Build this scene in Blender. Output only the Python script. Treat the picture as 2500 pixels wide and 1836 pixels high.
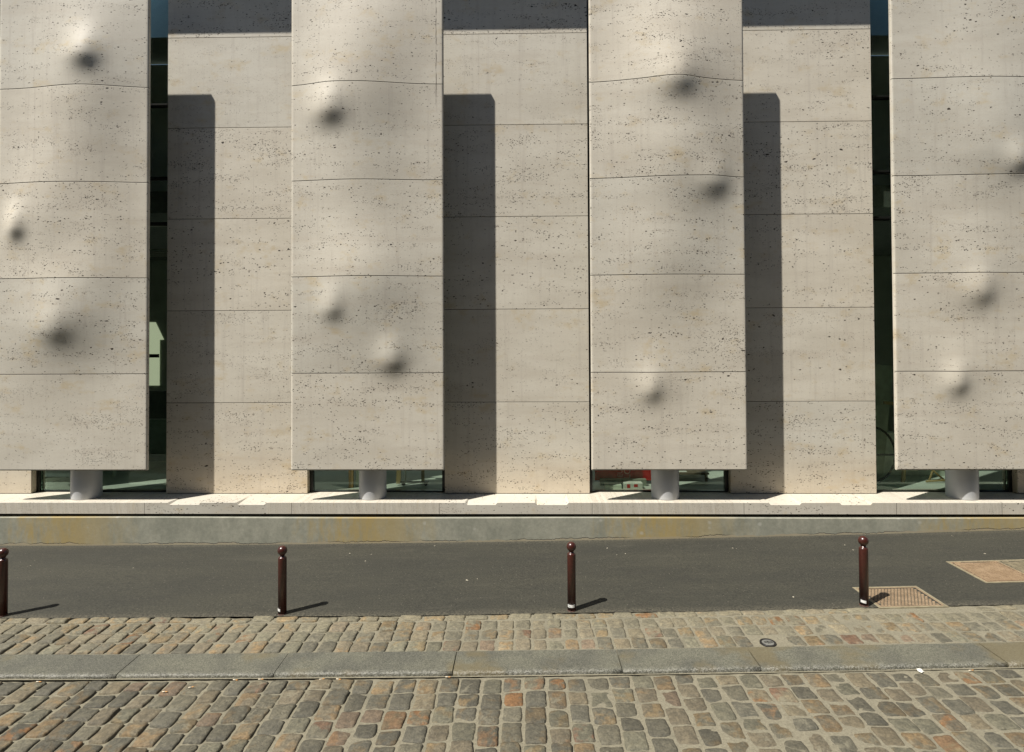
import bpy, bmesh, math, random
import numpy as np
from mathutils import Matrix, Vector
random.seed(7); rng = np.random.default_rng(11)
for o in list(bpy.data.objects): bpy.data.objects.remove(o)
scene = bpy.context.scene
C = scene.collection

# ------------------------------------------------------------ camera, sky, sun
EYE = 3.0
cam_d = bpy.data.cameras.new('camera'); cam = bpy.data.objects.new('camera', cam_d); C.objects.link(cam)
r_ = Vector((0.9998345, 0.0176352, -0.0044628)); u_ = Vector((0.0047303, -0.0151539, 0.9998740)); f_ = Vector((-0.0175653, 0.9997296, 0.0152349))
M = Matrix.Identity(4)
for i in range(3):
    M[i][0] = r_[i]; M[i][1] = u_[i]; M[i][2] = -f_[i]
M[2][3] = EYE
cam.matrix_world = M
cam_d.sensor_width = 36; cam_d.lens = 1480/2500*36; cam_d.shift_y = -(918-798.12)/2500
cam_d.clip_start = .05; cam_d.clip_end = 1500
scene.camera = cam

SD = Vector((0.586, 0.395, -1.1)).normalized()          # direction the sunlight travels
elev = math.asin(-SD.z); rot = math.atan2(-SD.x, -SD.y)
w = bpy.data.worlds.new('World'); scene.world = w; w.use_nodes = True
nt = w.node_tree; sk = nt.nodes.new('ShaderNodeTexSky'); sk.sky_type = 'NISHITA'; sk.sun_disc = False
sk.sun_elevation = elev; sk.sun_rotation = rot; sk.air_density = 1.0; sk.dust_density = 0.6
bg = nt.nodes['Background']; bg.inputs[1].default_value = 0.05
nt.links.new(sk.outputs[0], bg.inputs[0])
sl = bpy.data.lights.new('sun', 'SUN'); so = bpy.data.objects.new('sun', sl); C.objects.link(so)
sl.energy = 4.9; sl.angle = math.radians(.53); sl.color = (1.0, .95, .87)
so.rotation_euler = SD.to_track_quat('-Z', 'Y').to_euler(); so.location = (-8, -8, 20)
scene.view_settings.view_transform = 'Standard'; scene.view_settings.look = 'None'
scene.view_settings.exposure = 0.71; scene.view_settings.gamma = 1

# ------------------------------------------------------------ node helpers
class NT:
    def __init__(s, name):
        s.m = bpy.data.materials.new(name); s.m.use_nodes = True; s.t = s.m.node_tree
        s.b = s.t.nodes['Principled BSDF']; s.b.inputs['Roughness'].default_value = .8
        s.out = s.t.nodes['Material Output']
    def n(s, ty, **k):
        o = s.t.nodes.new('ShaderNode'+ty)
        for a, v in k.items(): setattr(o, a, v)
        return o
    def L(s, a, b): s.t.links.new(a, b)
    def val(s, sock, v):
        if hasattr(v, 'is_output'): s.L(v, sock)
        elif isinstance(v, (tuple, list)) and len(v) == 3 and sock.type == 'RGBA': sock.default_value = (*v, 1)
        else: sock.default_value = v
    def math(s, op, a, b=None, c=None, clamp=False):
        o = s.n('Math', operation=op); o.use_clamp = clamp
        s.val(o.inputs[0], a)
        if b is not None: s.val(o.inputs[1], b)
        if c is not None: s.val(o.inputs[2], c)
        return o.outputs[0]
    def mix(s, f, a, b, mode='MIX'):
        o = s.n('Mix', data_type='RGBA', blend_type=mode)
        s.val(o.inputs[0], f); s.val(o.inputs[6], a); s.val(o.inputs[7], b)
        return o.outputs[2]
    def ramp(s, v, a, b, lo=0., hi=1.):
        o = s.n('MapRange'); o.clamp = True; o.interpolation_type = 'SMOOTHSTEP'
        s.val(o.inputs[0], v); o.inputs[1].default_value = a; o.inputs[2].default_value = b
        o.inputs[3].default_value = lo; o.inputs[4].default_value = hi
        return o.outputs[0]
    def obj(s): return s.n('TexCoord').outputs['Object']
    def mapv(s, v, sc=(1, 1, 1), loc=(0, 0, 0)):
        o = s.n('Mapping'); s.L(v, o.inputs[0]); o.inputs['Scale'].default_value = sc; o.inputs['Location'].default_value = loc
        return o.outputs[0]
    def noise(s, v, sc, det=2, rough=.5, dist=0):
        o = s.n('TexNoise'); s.L(v, o.inputs['Vector']); o.inputs['Scale'].default_value = sc
        o.inputs['Detail'].default_value = det; o.inputs['Roughness'].default_value = rough; o.inputs['Distortion'].default_value = dist
        return o.outputs[0]
    def voro(s, v, sc, feat='F1', rnd=1.):
        o = s.n('TexVoronoi', feature=feat); s.L(v, o.inputs['Vector']); o.inputs['Scale'].default_value = sc; o.inputs['Randomness'].default_value = rnd
        return o
    def sep(s, c):
        o = s.n('SeparateColor'); s.L(c, o.inputs[0]); return o.outputs
    def xyz(s, c):
        o = s.n('SeparateXYZ'); s.L(c, o.inputs[0]); return o.outputs
    def bump(s, h, d=.005, st=1.):
        o = s.n('Bump'); s.L(h, o.inputs['Height']); o.inputs['Distance'].default_value = d; o.inputs['Strength'].default_value = st
        s.L(o.outputs[0], s.b.inputs['Normal'])
    def col(s, c): s.val(s.b.inputs['Base Color'], c)
    def attr(s, n): return s.n('Attribute', attribute_name=n)

def plain(name, col, rough=.6, metal=0., var=.12, sc=9.):
    m = NT(name); o = m.obj()
    n = m.noise(o, sc, 4, .6)
    m.col(m.mix(m.ramp(n, .3, .7), tuple(c*(1-var) for c in col), tuple(min(1, c*(1+var)) for c in col)))
    m.b.inputs['Roughness'].default_value = rough; m.b.inputs['Metallic'].default_value = metal
    return m.m

def travertine(name, tint=(1, 1, 1), damp=False, crack=False):
    m = NT(name); o = m.obj()
    a = m.attr('slab').outputs['Fac']
    va = m.n('VectorMath', operation='ADD'); m.L(o, va.inputs[0])
    cx = m.n('CombineXYZ'); m.L(m.math('MULTIPLY', a, 17.3), cx.inputs[0]); m.L(m.math('MULTIPLY', a, 5.1), cx.inputs[1]); m.L(m.math('MULTIPLY', a, 9.7), cx.inputs[2])
    m.L(cx.outputs[0], va.inputs[1]); v = va.outputs[0]
    big = m.noise(m.mapv(v, (.5, .5, 1.4)), 1.5, 4, .6)
    band = m.noise(m.mapv(v, (.35, .35, 3.2)), 1.9, 4, .6, .3)
    fine = m.noise(m.mapv(v, (6, 6, 40)), 3., 4, .75)
    streak = m.noise(m.mapv(v, (14, 14, .5)), 1., 4, .7)
    c = m.mix(m.ramp(big, .3, .7), (.50*tint[0], .470*tint[1], .405*tint[2]), (.575*tint[0], .548*tint[1], .480*tint[2]))
    wh = m.n('TexWhiteNoise', noise_dimensions='1D'); m.L(m.math('MULTIPLY', a, 71.), wh.inputs['W'])
    c = m.mix(1., c, m.mix(wh.outputs[0], (.92, .93, .94), (1.05, 1.03, 1.01)), 'MULTIPLY')
    c = m.mix(m.math('MULTIPLY', m.ramp(band, .5, .72), .32), c, (.46, .405, .33))
    c = m.mix(m.math('MULTIPLY', m.ramp(streak, .50, .74), .34), c, (.38, .34, .29))
    c = m.mix(m.math('MULTIPLY', m.ramp(fine, .52, .74), .42), c, (.36, .31, .25))
    # ochre patches
    och = m.noise(m.mapv(v, (1, 1, 1.6), (3, 1, 8)), 2.3, 5, .7)
    c = m.mix(m.math('MULTIPLY', m.ramp(och, .54, .74), .55), c, (.46, .36, .20))
    # squiggles
    sq = m.noise(m.mapv(v, (1, 1, 1.7)), 16., 3, .6, 1.2)
    sqb = m.ramp(m.math('ABSOLUTE', m.math('SUBTRACT', sq, .5)), .004, .02, 1., 0.)
    clus = m.noise(m.mapv(v, (.7, .7, 4.6), (7, 3, 1)), 1.8, 4, .65)
    cm = m.ramp(clus, .48, .66)
    sqm = m.math('MULTIPLY', sqb, m.math('MULTIPLY', m.ramp(m.noise(v, 9., 2), .5, .62), m.ramp(clus, .42, .62)))
    c = m.mix(m.math('MULTIPLY', sqm, .85), c, (.24, .19, .14))
    # pits
    def pits(sc, th, rare, st, base):
        warp = m.n('VectorMath', operation='ADD'); m.L(m.mapv(v, (1, 1, 1.75)), warp.inputs[0])
        nn = m.n('TexNoise'); m.L(v, nn.inputs['Vector']); nn.inputs['Scale'].default_value = sc*2.2; nn.inputs['Detail'].default_value = 2
        sc2 = m.n('VectorMath', operation='SCALE'); m.L(nn.outputs[1], sc2.inputs[0]); sc2.inputs['Scale'].default_value = .55/sc
        m.L(sc2.outputs[0], warp.inputs[1])
        vo = m.voro(warp.outputs[0], sc); s3 = m.sep(vo.outputs['Color'])
        lim = m.math('ADD', m.math('MULTIPLY', m.math('SUBTRACT', 1., cm), rare), base)
        on = m.math('GREATER_THAN', s3[0], lim)
        rad = m.math('MULTIPLY', s3[1], th)
        d = m.math('SUBTRACT', rad, vo.outputs['Distance'])
        return m.math('MULTIPLY', m.ramp(d, -.01, .03), m.math('MULTIPLY', on, st)), on
    p1, _ = pits(13., .26, .38, 1., .60)
    p2, _ = pits(27., .38, .46, .95, .50)
    p3, _ = pits(7., .18, .14, 1., .83)
    p4, _ = pits(46., .5, .46, .75, .50)
    pp = m.math('MAXIMUM', m.math('MAXIMUM', p1, p2), m.math('MAXIMUM', p3, p4))
    c = m.mix(pp, c, (.055, .044, .033))
    if crack:
        q = m.xyz(o); wob = m.noise(m.mapv(o, (1, 1, .8)), 6., 4, .7)
        dx = m.math('ABSOLUTE', m.math('ADD', q[0], m.math('ADD', 1.262, m.math('MULTIPLY', m.math('SUBTRACT', wob, .5), .03))))
        k2 = m.math('MULTIPLY', m.ramp(dx, .002, .009, 1., 0.), m.math('MULTIPLY', m.ramp(q[2], 6.3, 6.7), m.ramp(m.noise(o, 9., 2), .40, .5, .25, 1.)))
        c = m.mix(m.math('MULTIPLY', k2, .85), c, (.06, .045, .035))
    if damp:
        z = m.xyz(o)[2]; dn = m.noise(m.mapv(o, (1, 1, .4)), 3., 4, .6)
        k = m.ramp(m.math('SUBTRACT', z, m.math('MULTIPLY', dn, .5)), .42, 1.2, .38, 0.)
        c = m.mix(k, c, m.mix(1., c, (1.02, .86, .68), 'MULTIPLY'))
    m.col(c); m.b.inputs['Roughness'].default_value = .62; m.b.inputs['Specular IOR Level'].default_value = .35
    hh = m.math('SUBTRACT', m.math('MULTIPLY', fine, .12), pp)
    m.bump(hh, .006, .8)
    return m.m

# ------------------------------------------------------------ mesh helpers
def link(o, parent=None):
    C.objects.link(o)
    if parent: o.parent = parent
    return o
def mesh_obj(name, verts, faces, mats, parent=None, idx=None, smooth=False, org=(0, 0, 0)):
    me = bpy.data.meshes.new(name)
    v = np.asarray(verts, float) - np.asarray(org, float)
    me.from_pydata(v.tolist(), [], faces if isinstance(faces, list) else faces.tolist())
    for m in (mats if isinstance(mats, (list, tuple)) else [mats]): me.materials.append(m)
    if idx is not None: me.polygons.foreach_set('material_index', np.asarray(idx, np.int32))
    me.polygons.foreach_set('use_smooth', [smooth]*len(me.polygons)) if isinstance(smooth, bool) else me.polygons.foreach_set('use_smooth', smooth)
    me.update()
    return link(bpy.data.objects.new(name, me), parent)
def set_attr(o, name, vals, dom='POINT', ty='FLOAT'):
    a = o.data.attributes.new(name, ty, dom)
    if ty == 'FLOAT': a.data.foreach_set('value', np.asarray(vals, np.float32))
    else: a.data.foreach_set('color', np.asarray(vals, np.float32).ravel())
class MB:
    """collects boxes, tubes and lathes into one mesh"""
    def __init__(s): s.bm = bmesh.new(); s.lay = s.bm.verts.layers.float.new('slab')
    def _new(s, v0, mi, sl):
        for v in v0: v[s.lay] = sl
    def box(s, x0, x1, y0, y1, z0, z1, mi=0, bev=0., sl=0., rot=None, piv=None):
        P = [(x, y, z) for x in (x0, x1) for y in (y0, y1) for z in (z0, z1)]
        v = [s.bm.verts.new(p) for p in P]
        F = [(0, 1, 3, 2), (4, 6, 7, 5), (0, 4, 5, 1), (2, 3, 7, 6), (0, 2, 6, 4), (1, 5, 7, 3)]
        f = [s.bm.faces.new([v[i] for i in q]) for q in F]
        for q in f: q.material_index = mi
        for a in v: a[s.lay] = sl
        if bev > 0:
            e = list({e for q in f for e in q.edges})
            r = bmesh.ops.bevel(s.bm, geom=e, offset=bev, segments=2, affect='EDGES', profile=.5)
            v = list({vv for ff in r['faces'] for vv in ff.verts} | {vv for vv in v if vv.is_valid})
            for a in v: a[s.lay] = sl
        if rot is not None:
            bmesh.ops.transform(s.bm, matrix=Matrix.Translation(piv) @ rot @ Matrix.Translation(-Vector(piv)), verts=[a for a in v if a.is_valid])
        return v
    def lathe(s, prof, c, seg=32, mi=0, smooth=True, cap=True):
        rings = []
        for r, z in prof:
            rings.append([s.bm.verts.new((c[0]+r*math.cos(2*math.pi*i/seg), c[1]+r*math.sin(2*math.pi*i/seg), c[2]+z)) for i in range(seg)])
        for a, b in zip(rings, rings[1:]):
            for i in range(seg):
                q = s.bm.faces.new((a[i], a[(i+1) % seg], b[(i+1) % seg], b[i])); q.smooth = smooth; q.material_index = mi
        if cap:
            q = s.bm.faces.new(rings[0][::-1]); q.material_index = mi
            q = s.bm.faces.new(rings[-1]); q.material_index = mi
    def tube(s, pts, r, seg=8, mi=0):
        prev = None
        for i, p in enumerate(pts):
            p = Vector(p); d = (Vector(pts[min(i+1, len(pts)-1)]) - Vector(pts[max(i-1, 0)])).normalized()
            a = d.cross(Vector((0, .13, 1))).normalized() if abs(d.z) < .95 else d.cross(Vector((1, 0, 0))).normalized()
            b = d.cross(a)
            ring = [s.bm.verts.new(p + a*r*math.cos(2*math.pi*k/seg) + b*r*math.sin(2*math.pi*k/seg)) for k in range(seg)]
            if prev:
                for k in range(seg):
                    q = s.bm.faces.new((prev[k], prev[(k+1) % seg], ring[(k+1) % seg], ring[k])); q.smooth = True; q.material_index = mi
            else: s.bm.faces.new(ring[::-1]).material_index = mi
            prev = ring
        s.bm.faces.new(prev).material_index = mi
    def poly(s, pts, mi=0):
        q = s.bm.faces.new([s.bm.verts.new(p) for p in pts]); q.material_index = mi; return q
    def build(s, name, mats, parent=None, org=(0, 0, 0)):
        bmesh.ops.recalc_face_normals(s.bm, faces=s.bm.faces)
        bmesh.ops.translate(s.bm, verts=s.bm.verts, vec=-Vector(org))
        me = bpy.data.meshes.new(name); s.bm.to_mesh(me); s.bm.free()
        for m in (mats if isinstance(mats, (list, tuple)) else [mats]): me.materials.append(m)
        return link(bpy.data.objects.new(name, me), parent)
def empty(name, loc, label=None, cat=None, group=None):
    o = bpy.data.objects.new(name, None); C.objects.link(o); o.location = loc; o.empty_display_size = .2
    if label: tag(o, label, cat, group)
    return o
def tag(o, label, cat, group=None):
    o['label'] = label; o['category'] = cat
    if group: o['group'] = group
    return o
def struct(o): o['kind'] = 'structure'; return o
def stuff(o): o['kind'] = 'stuff'; return o

def zg(x):
    x = np.clip(x, -9.5, 10.5)
    return .00098093*x*x + .01720625*x - 2.99138747 + EYE
def zgf(x): return float(zg(x))

# ------------------------------------------------------------ ground
def strip(name, xs, ys, zf, mat, noise=0., skirt=0.):
    X, Y = np.meshgrid(xs, ys); Z = zf(X, Y)
    n, k = X.shape
    V = np.stack([X, Y, Z], -1).reshape(-1, 3)
    i = np.arange(n*k).reshape(n, k)
    F = np.stack([i[:-1, :-1], i[:-1, 1:], i[1:, 1:], i[1:, :-1]], -1).reshape(-1, 4)
    return mesh_obj(name, V, F, mat, smooth=True)

g = NT('earth'); g.col(g.mix(g.ramp(g.noise(g.obj(), .8, 5, .6), .3, .7), (.07, .065, .055), (.11, .10, .085)))
ground = struct(mesh_obj('ground', [(-400, -400, -.28), (400, -400, -.28), (400, 400, -.28), (-400, 400, -.28)], [(0, 1, 2, 3)], g.m))

a = NT('asphalt'); o = a.obj()
n1 = a.noise(o, 48., 5, .8); n2 = a.noise(a.mapv(o, (.5, 1.6, 1)), .9, 5, .6); n3 = a.noise(a.mapv(o, (1, 5, 1)), 4., 4, .65)
c = a.mix(a.ramp(n1, .3, .7), (.012, .0118, .0080), (.043, .0415, .0295))
c = a.mix(1., c, a.mix(a.ramp(n2, .35, .68), (.84, .85, .85), (1.13, 1.12, 1.08)), 'MULTIPLY')
c = a.mix(a.math('MULTIPLY', a.ramp(n3, .5, .78), .2), c, (.062, .056, .044))
vs = a.voro(o, 42.); on = a.math('GREATER_THAN', a.sep(vs.outputs['Color'])[0], .955)
sp = a.math('MULTIPLY', on, a.ramp(vs.outputs['Distance'], .12, .3, 1., 0.))
vs2 = a.voro(a.mapv(o, (1, 1, 1)), 9.); on2 = a.math('GREATER_THAN', a.sep(vs2.outputs['Color'])[0], .93)
sp2 = a.math('MULTIPLY', on2, a.ramp(a.math('ADD', vs2.outputs['Distance'], a.math('MULTIPLY', n1, .25)), .17, .27, .45, 0.))
n7 = a.noise(a.mapv(o, (.6, 2.2, 1), (4, 2, 0)), 1.3, 6, .7, .8)
c = a.mix(a.math('MULTIPLY', a.ramp(n7, .56, .66), .22), c, (.062, .058, .042)); c = a.mix(a.math('MULTIPLY', a.ramp(n7, .44, .36), .25), c, (.016, .0155, .012))
n8 = a.noise(a.mapv(o, (1, 3, 1), (9, 2, 0)), 7., 5, .75, 1.)
c = a.mix(a.math('MULTIPLY', a.ramp(n8, .66, .76), .35), c, (.105, .095, .07))
c = a.mix(a.math('MULTIPLY', sp, .55), c, (.20, .18, .14)); c = a.mix(sp2, c, (.022, .021, .02))
# dusty rim along the setts and the plinth
y = a.xyz(o)[1]
rim = a.math('ADD', a.ramp(a.math('ADD', y, a.math('MULTIPLY', n3, .12)), 6.60, 6.80, .55, 0.), a.ramp(a.math('ADD', y, a.math('MULTIPLY', n3, .1)), 8.78, 8.95, 0., .35))
c = a.mix(a.math('MULTIPLY', rim, a.ramp(n1, .42, .6)), c, (.13, .115, .08))
a.col(c); a.b.inputs['Roughness'].default_value = .88; a.bump(a.math('ADD', n1, a.math('MULTIPLY', n3, .6)), .0045, .7)
def zpav(X, Y):
    return zg(X) + .004*np.sin(X*1.7+.5)*np.sin(Y*2.1) + .0
pav = struct(strip('pavement', np.linspace(-18, 18, 145), np.linspace(6.575, 9.1, 16), zpav, a.m))

mt = NT('mortar'); o = mt.obj()
n1 = mt.noise(o, 55., 5, .75); n2 = mt.noise(o, 2.2, 4, .6)
c = mt.mix(mt.ramp(n1, .25, .75), (.125, .113, .078), (.215, .196, .140))
c = mt.mix(mt.math('MULTIPLY', mt.ramp(n2, .5, .7), .45), c, (.10, .095, .068))
vs = mt.voro(o, 60.); sp = mt.math('MULTIPLY', mt.math('GREATER_THAN', mt.sep(vs.outputs['Color'])[0], .9), mt.ramp(vs.outputs['Distance'], .15, .35, 1., 0.))
c = mt.mix(mt.math('MULTIPLY', sp, .6), c, (.05, .045, .035))
mt.col(c); mt.b.inputs['Roughness'].default_value = .95; mt.bump(n1, .004, .8)

st = NT('sett_stone'); o = st.obj()
ca = st.attr('col').outputs['Color']; cb = st.attr('col2').outputs['Color']; rr = st.attr('rnd').outputs['Fac']
cx = st.n('CombineXYZ'); st.L(st.math('MULTIPLY', rr, 37.), cx.inputs[2]); vv = st.n('VectorMath', operation='ADD'); st.L(o, vv.inputs[0]); st.L(cx.outputs[0], vv.inputs[1]); v = vv.outputs[0]
n1 = st.noise(v, 7., 4, .6, .4); n2 = st.noise(v, 60., 4, .7); n3 = st.noise(v, 20., 4, .65, .6)
c = st.mix(st.ramp(n1, .46, .62), ca, cb)
c = st.mix(1., c, st.mix(st.ramp(n3, .3, .72), (.72, .73, .74), (1.22, 1.2, 1.16)), 'MULTIPLY')
c = st.mix(1., c, st.mix(st.ramp(n2, .3, .7), (.78, .78, .78), (1.2, 1.2, 1.2)), 'MULTIPLY')
# mortar smears left on the stones
n4 = st.noise(o, 5.5, 6, .78, .7); n5 = st.noise(o, .7, 2, .5)
sm = st.math('MULTIPLY', st.ramp(st.math('ADD', n4, st.math('MULTIPLY', n5, .25)), .70, .80), .6)
c = st.mix(sm, c, (.19, .175, .125))
st.col(c); st.b.inputs['Roughness'].default_value = .72; st.b.inputs['Specular IOR Level'].default_value = .35
st.bump(st.math('ADD', st.math('MULTIPLY', n3, 1.), st.math('MULTIPLY', n2, .35)), .014, .85)

PAL = [((.100, .092, .066), 4), ((.074, .069, .051), 5), ((.112, .096, .066), 5), ((.122, .103, .068), 3), ((.082, .077, .058), 5), ((.102, .096, .068), 3), ((.118, .090, .062), .8), ((.14, .120, .080), 1)]
ORG = [(.175, .095, .042), (.15, .095, .052), (.15, .112, .062), (.135, .082, .052)]
pw = np.array([p[1] for p in PAL]); pw = pw/pw.sum()
AV = np.array([-1, -.955, -.80, -.45, 0, .45, .80, .955, 1.])
def setts(name, rects, zoff, light=1.):
    """rects: cx, cy, half width, half depth. every stone a domed, rounded, slightly crooked block"""
    m = len(AV); V = []; F = []; col = []; col2 = []; rn = []
    A, B = np.meshgrid(AV, AV); base = np.arange(m*m).reshape(m, m)
    FQ = np.stack([base[:-1, :-1], base[:-1, 1:], base[1:, 1:], base[1:, :-1]], -1).reshape(-1, 4)
    mx = np.maximum(abs(A), abs(B))
    for k, (cx, cy, hw, hd) in enumerate(rects):
        n = rng.uniform(6, 15)
        den = np.where(mx > 0, (abs(A)**n+abs(B)**n)**(1/n), 1); s = np.where(mx > 0, mx/np.where(den == 0, 1, den), 1)
        a, b = A*s, B*s
        j = rng.normal(0, .045, (2, 4))
        w4 = [(1-A)*(1-B)/4, (1+A)*(1-B)/4, (1-A)*(1+B)/4, (1+A)*(1+B)/4]
        ph = rng.uniform(0, 6.28, 4)
        ang = np.arctan2(b, a)
        rad = 1+.026*np.sin(3*ang+ph[0])+.022*np.sin(5*ang+ph[1])+.018*np.sin(9*ang+ph[2])+.014*np.sin(14*ang+ph[3])
        x = cx+hw*(a*rad+sum(w*q for w, q in zip(w4, j[0])))
        yv = cy+hd*(b*rad+sum(w*q for w, q in zip(w4, j[1])))
        dome = rng.uniform(.001, .005)
        z = -dome*(mx**2.5) - .006*(mx > .94) - .03*(mx > .98)
        z = z + rng.normal(0, .003) + a*rng.normal(0, .003) + b*rng.normal(0, .003) + .0028*np.sin(a*4+ph[3])*np.sin(b*3.3+ph[0])
        z = z + zg(cx) + (x-cx)*.017 + zoff
        V.append(np.stack([x, yv, z], -1).reshape(-1, 3)); F.append(FQ+k*m*m)
        c0 = np.array(PAL[rng.choice(len(PAL), p=pw)][0])*rng.uniform(.86, 1.16)*light
        if light > 1: c0 = c0*(1-max(0, min(.75, (cy-5.95)*1.3)))+np.array([.175, .158, .108])*max(0, min(.75, (cy-5.95)*1.3))
        t = rng.random()
        if t < .085: c1 = np.array(ORG[rng.integers(4)])*rng.uniform(.8, 1.1)
        elif t < .5: c1 = c0*np.array([1.25, 1.05, .85])
        else: c1 = c0*rng.uniform(.85, 1.15)
        if rng.random() < .014: c0 = np.array(ORG[rng.integers(4)])*.9
        col.append(np.tile([*c0, 1], (m*m, 1))); col2.append(np.tile([*c1, 1], (m*m, 1))); rn.append(np.full(m*m, rng.random()))
    ob = mesh_obj(name, np.concatenate(V), np.concatenate(F), st.m, smooth=True)
    set_attr(ob, 'col', np.concatenate(col), ty='FLOAT_COLOR'); set_attr(ob, 'col2', np.concatenate(col2), ty='FLOAT_COLOR'); set_attr(ob, 'rnd', np.concatenate(rn))
    return ob

# road setts: courses run away from the camera
rects = []
x = -10.2
while x < 10.2:
    wd = .172*rng.uniform(.9, 1.1); ycur = 5.435 + rng.uniform(-.02, 0)
    if rng.random() < .5: ycur -= 0
    first = True
    while ycur > 1.9:
        d = rng.uniform(.155, .235) if not first else rng.uniform(.12, .22)
        first = False
        g1 = rng.uniform(.009, .018)
        rects.append((x+wd/2+rng.normal(0, .004), ycur-d/2, wd/2*rng.uniform(.93, 1.0), d/2))
        ycur -= d+g1
    x += wd+rng.uniform(.009, .016)
road = struct(setts('cobbled_road', rects, -.034))
# border setts between kerb and asphalt, with the long edge row against the asphalt
rects = []
x = -10.2
while x < 10.2:
    wd = .158*rng.uniform(.9, 1.1)
    ds = rng.uniform(.165, .20, 3); gp = rng.uniform(.009, .016, 3); s0 = (6.452-5.832)/(ds.sum()+gp.sum()); ycur = 5.835
    for d, g1 in zip(ds*s0, gp*s0):
        if not (abs(x+wd/2-2.333) < .13 and ycur < 5.9):
            rects.append((x+wd/2+rng.normal(0, .004), ycur+d/2, wd/2*rng.uniform(.94, 1.), d/2))
        ycur += d+g1
    x += wd+rng.uniform(.009, .015)
x = -10.2
while x < 10.2:
    wd = .215*rng.uniform(.85, 1.15)
    if not (3.62 < x+wd/2 < 4.68): rects.append((x+wd/2, 6.520+rng.normal(0, .007), wd/2, .052*rng.uniform(.93, 1.05)))
    x += wd+rng.uniform(.010, .016)
border = struct(setts('cobbled_border', rects, .003, 1.3))

def zm(off):
    def f(X, Y):
        side = np.clip((X+3.2)/5.5, 0, 1)
        n = .5*np.sin(X*31+np.sin(Y*23)*2)+.5*np.sin(Y*37+np.sin(X*17)*2)
        b = np.sin(X*1.9+1.3)*np.sin(Y*2.3+.4)
        return zg(X)+off-.0195+.0115*side+.003*n+.003*b
    return f
mo = strip('mortar_bed', np.arange(-10.5, 10.5, .035), np.arange(1.7, 5.47, .035), zm(-.034), mt.m); struct(mo); mo.name = 'mortar'; mo.parent = road; del mo['kind']
mo = strip('mortar', np.arange(-10.5, 10.5, .035), np.append(np.arange(5.79, 6.575, .035), 6.576), zm(.003), mt.m); mo.parent = border
mo['label'] = 'sandy mortar between border setts'

# kerb of long granite blocks
k = NT('granite'); o = k.obj()
v1 = k.voro(o, 150.); s3 = k.sep(v1.outputs['Color']); n2 = k.noise(o, 2.2, 4, .6)
y = k.xyz(o)[1]; n3 = k.noise(o, 11., 4, .6); xk = k.xyz(o)[0]
c = k.mix(s3[0], (.050, .051, .040), (.138, .136, .108))
c = k.mix(1., c, k.mix(k.ramp(n2, .35, .65), (.84, .84, .84), (1.15, 1.14, 1.08)), 'MULTIPLY')
och = k.noise(o, 1.25, 4, .6)
c = k.mix(k.math('MULTIPLY', k.ramp(k.math('ADD', och, k.math('MULTIPLY', xk, .012)), .52, .64), .6), c, (.12, .095, .045))
edge = k.ramp(k.math('ADD', y, k.math('MULTIPLY', n3, .05)), 5.468, 5.545, 1., 0.)
v2 = k.voro(o, 110.); wf = k.math('MULTIPLY', edge, k.math('GREATER_THAN', k.sep(v2.outputs['Color'])[0], .62))
c = k.mix(k.math('MULTIPLY', wf, .40), c, (.34, .33, .29))
vs = k.voro(o, 10.); sp = k.math('MULTIPLY', k.math('GREATER_THAN', k.sep(vs.outputs['Color'])[0], .95), k.ramp(k.math('ADD', vs.outputs['Distance'], k.math('MULTIPLY', n3, .3)), .25, .35, .6, 0.))
c = k.mix(sp, c, (.03, .03, .025))
k.col(c); k.b.inputs['Roughness'].default_value = .6
k.bump(k.math('ADD', k.math('MULTIPLY', s3[1], .5), k.math('MULTIPLY', k.noise(o, 40., 3, .6), k.math('ADD', .6, k.math('MULTIPLY', edge, 1.4)))), .006, .7)
jx = [-11.1, -9.6, -8.1, -6.6, -5.15, -3.687, -2.253, -.642, .873, 2.100, 4.259, 5.75, 7.2, 8.7, 10.3]
V = []; F = []
for i in range(len(jx)-1):
    x0, x1 = jx[i]+.0045, jx[i+1]-.0045; dz = rng.normal(0, .002)
    prof = [(5.455, -.055), (5.455, -.017), (5.461, -.007), (5.473, -.001), (5.492, .001), (5.50, .0012), (5.802, .003), (5.81, .0028), (5.816, -.002), (5.816, -.05)]
    nx = 12; xs = np.linspace(x0, x1, nx); b0 = len(V)
    for xi, x in enumerate(xs):
        for (yy, zz) in prof:
            e = 0
            V.append((x, yy+.003*math.sin(x*3+i)+rng.normal(0, .0012), zgf(x)+zz+dz+e))
    m = len(prof)
    for a1 in range(nx-1):
        for b1 in range(m-1):
            q = b0+a1*m+b1; F.append((q, q+m, q+m+1, q+1))
    F.append(tuple(b0+j for j in range(m))); F.append(tuple(b0+(nx-1)*m+j for j in range(m))[::-1])
kerb = struct(mesh_obj('kerb', V, F, k.m, smooth=False)); 
kerb.data.polygons.foreach_set('use_smooth', [len(p_.vertices) == 4 and abs(p_.center.y-5.463) < .012 for p_ in kerb.data.polygons])
kj = strip('mortar', np.linspace(-10.5, 10.5, 200), np.array([5.44, 5.82]), lambda X, Y: zg(X)-.004-.030*(Y < 5.5), mt.m); kj.parent = kerb
# far side of the street, behind the camera
fp = struct(strip('far_pavement', np.linspace(-18, 18, 60), np.array([-3.2, 1.5, 1.9]), lambda X, Y: zg(X)-.034-.02*(Y > 1.6), a.m))
side = []
for nm, xa, xb in (('road_end', -40, -10.3), ('road_end', 10.3, 40)):
    q = struct(strip('road', np.linspace(xa, xb, 20), np.array([1.5, 6.6]), lambda X, Y: zg(X)-.04, a.m))

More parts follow.
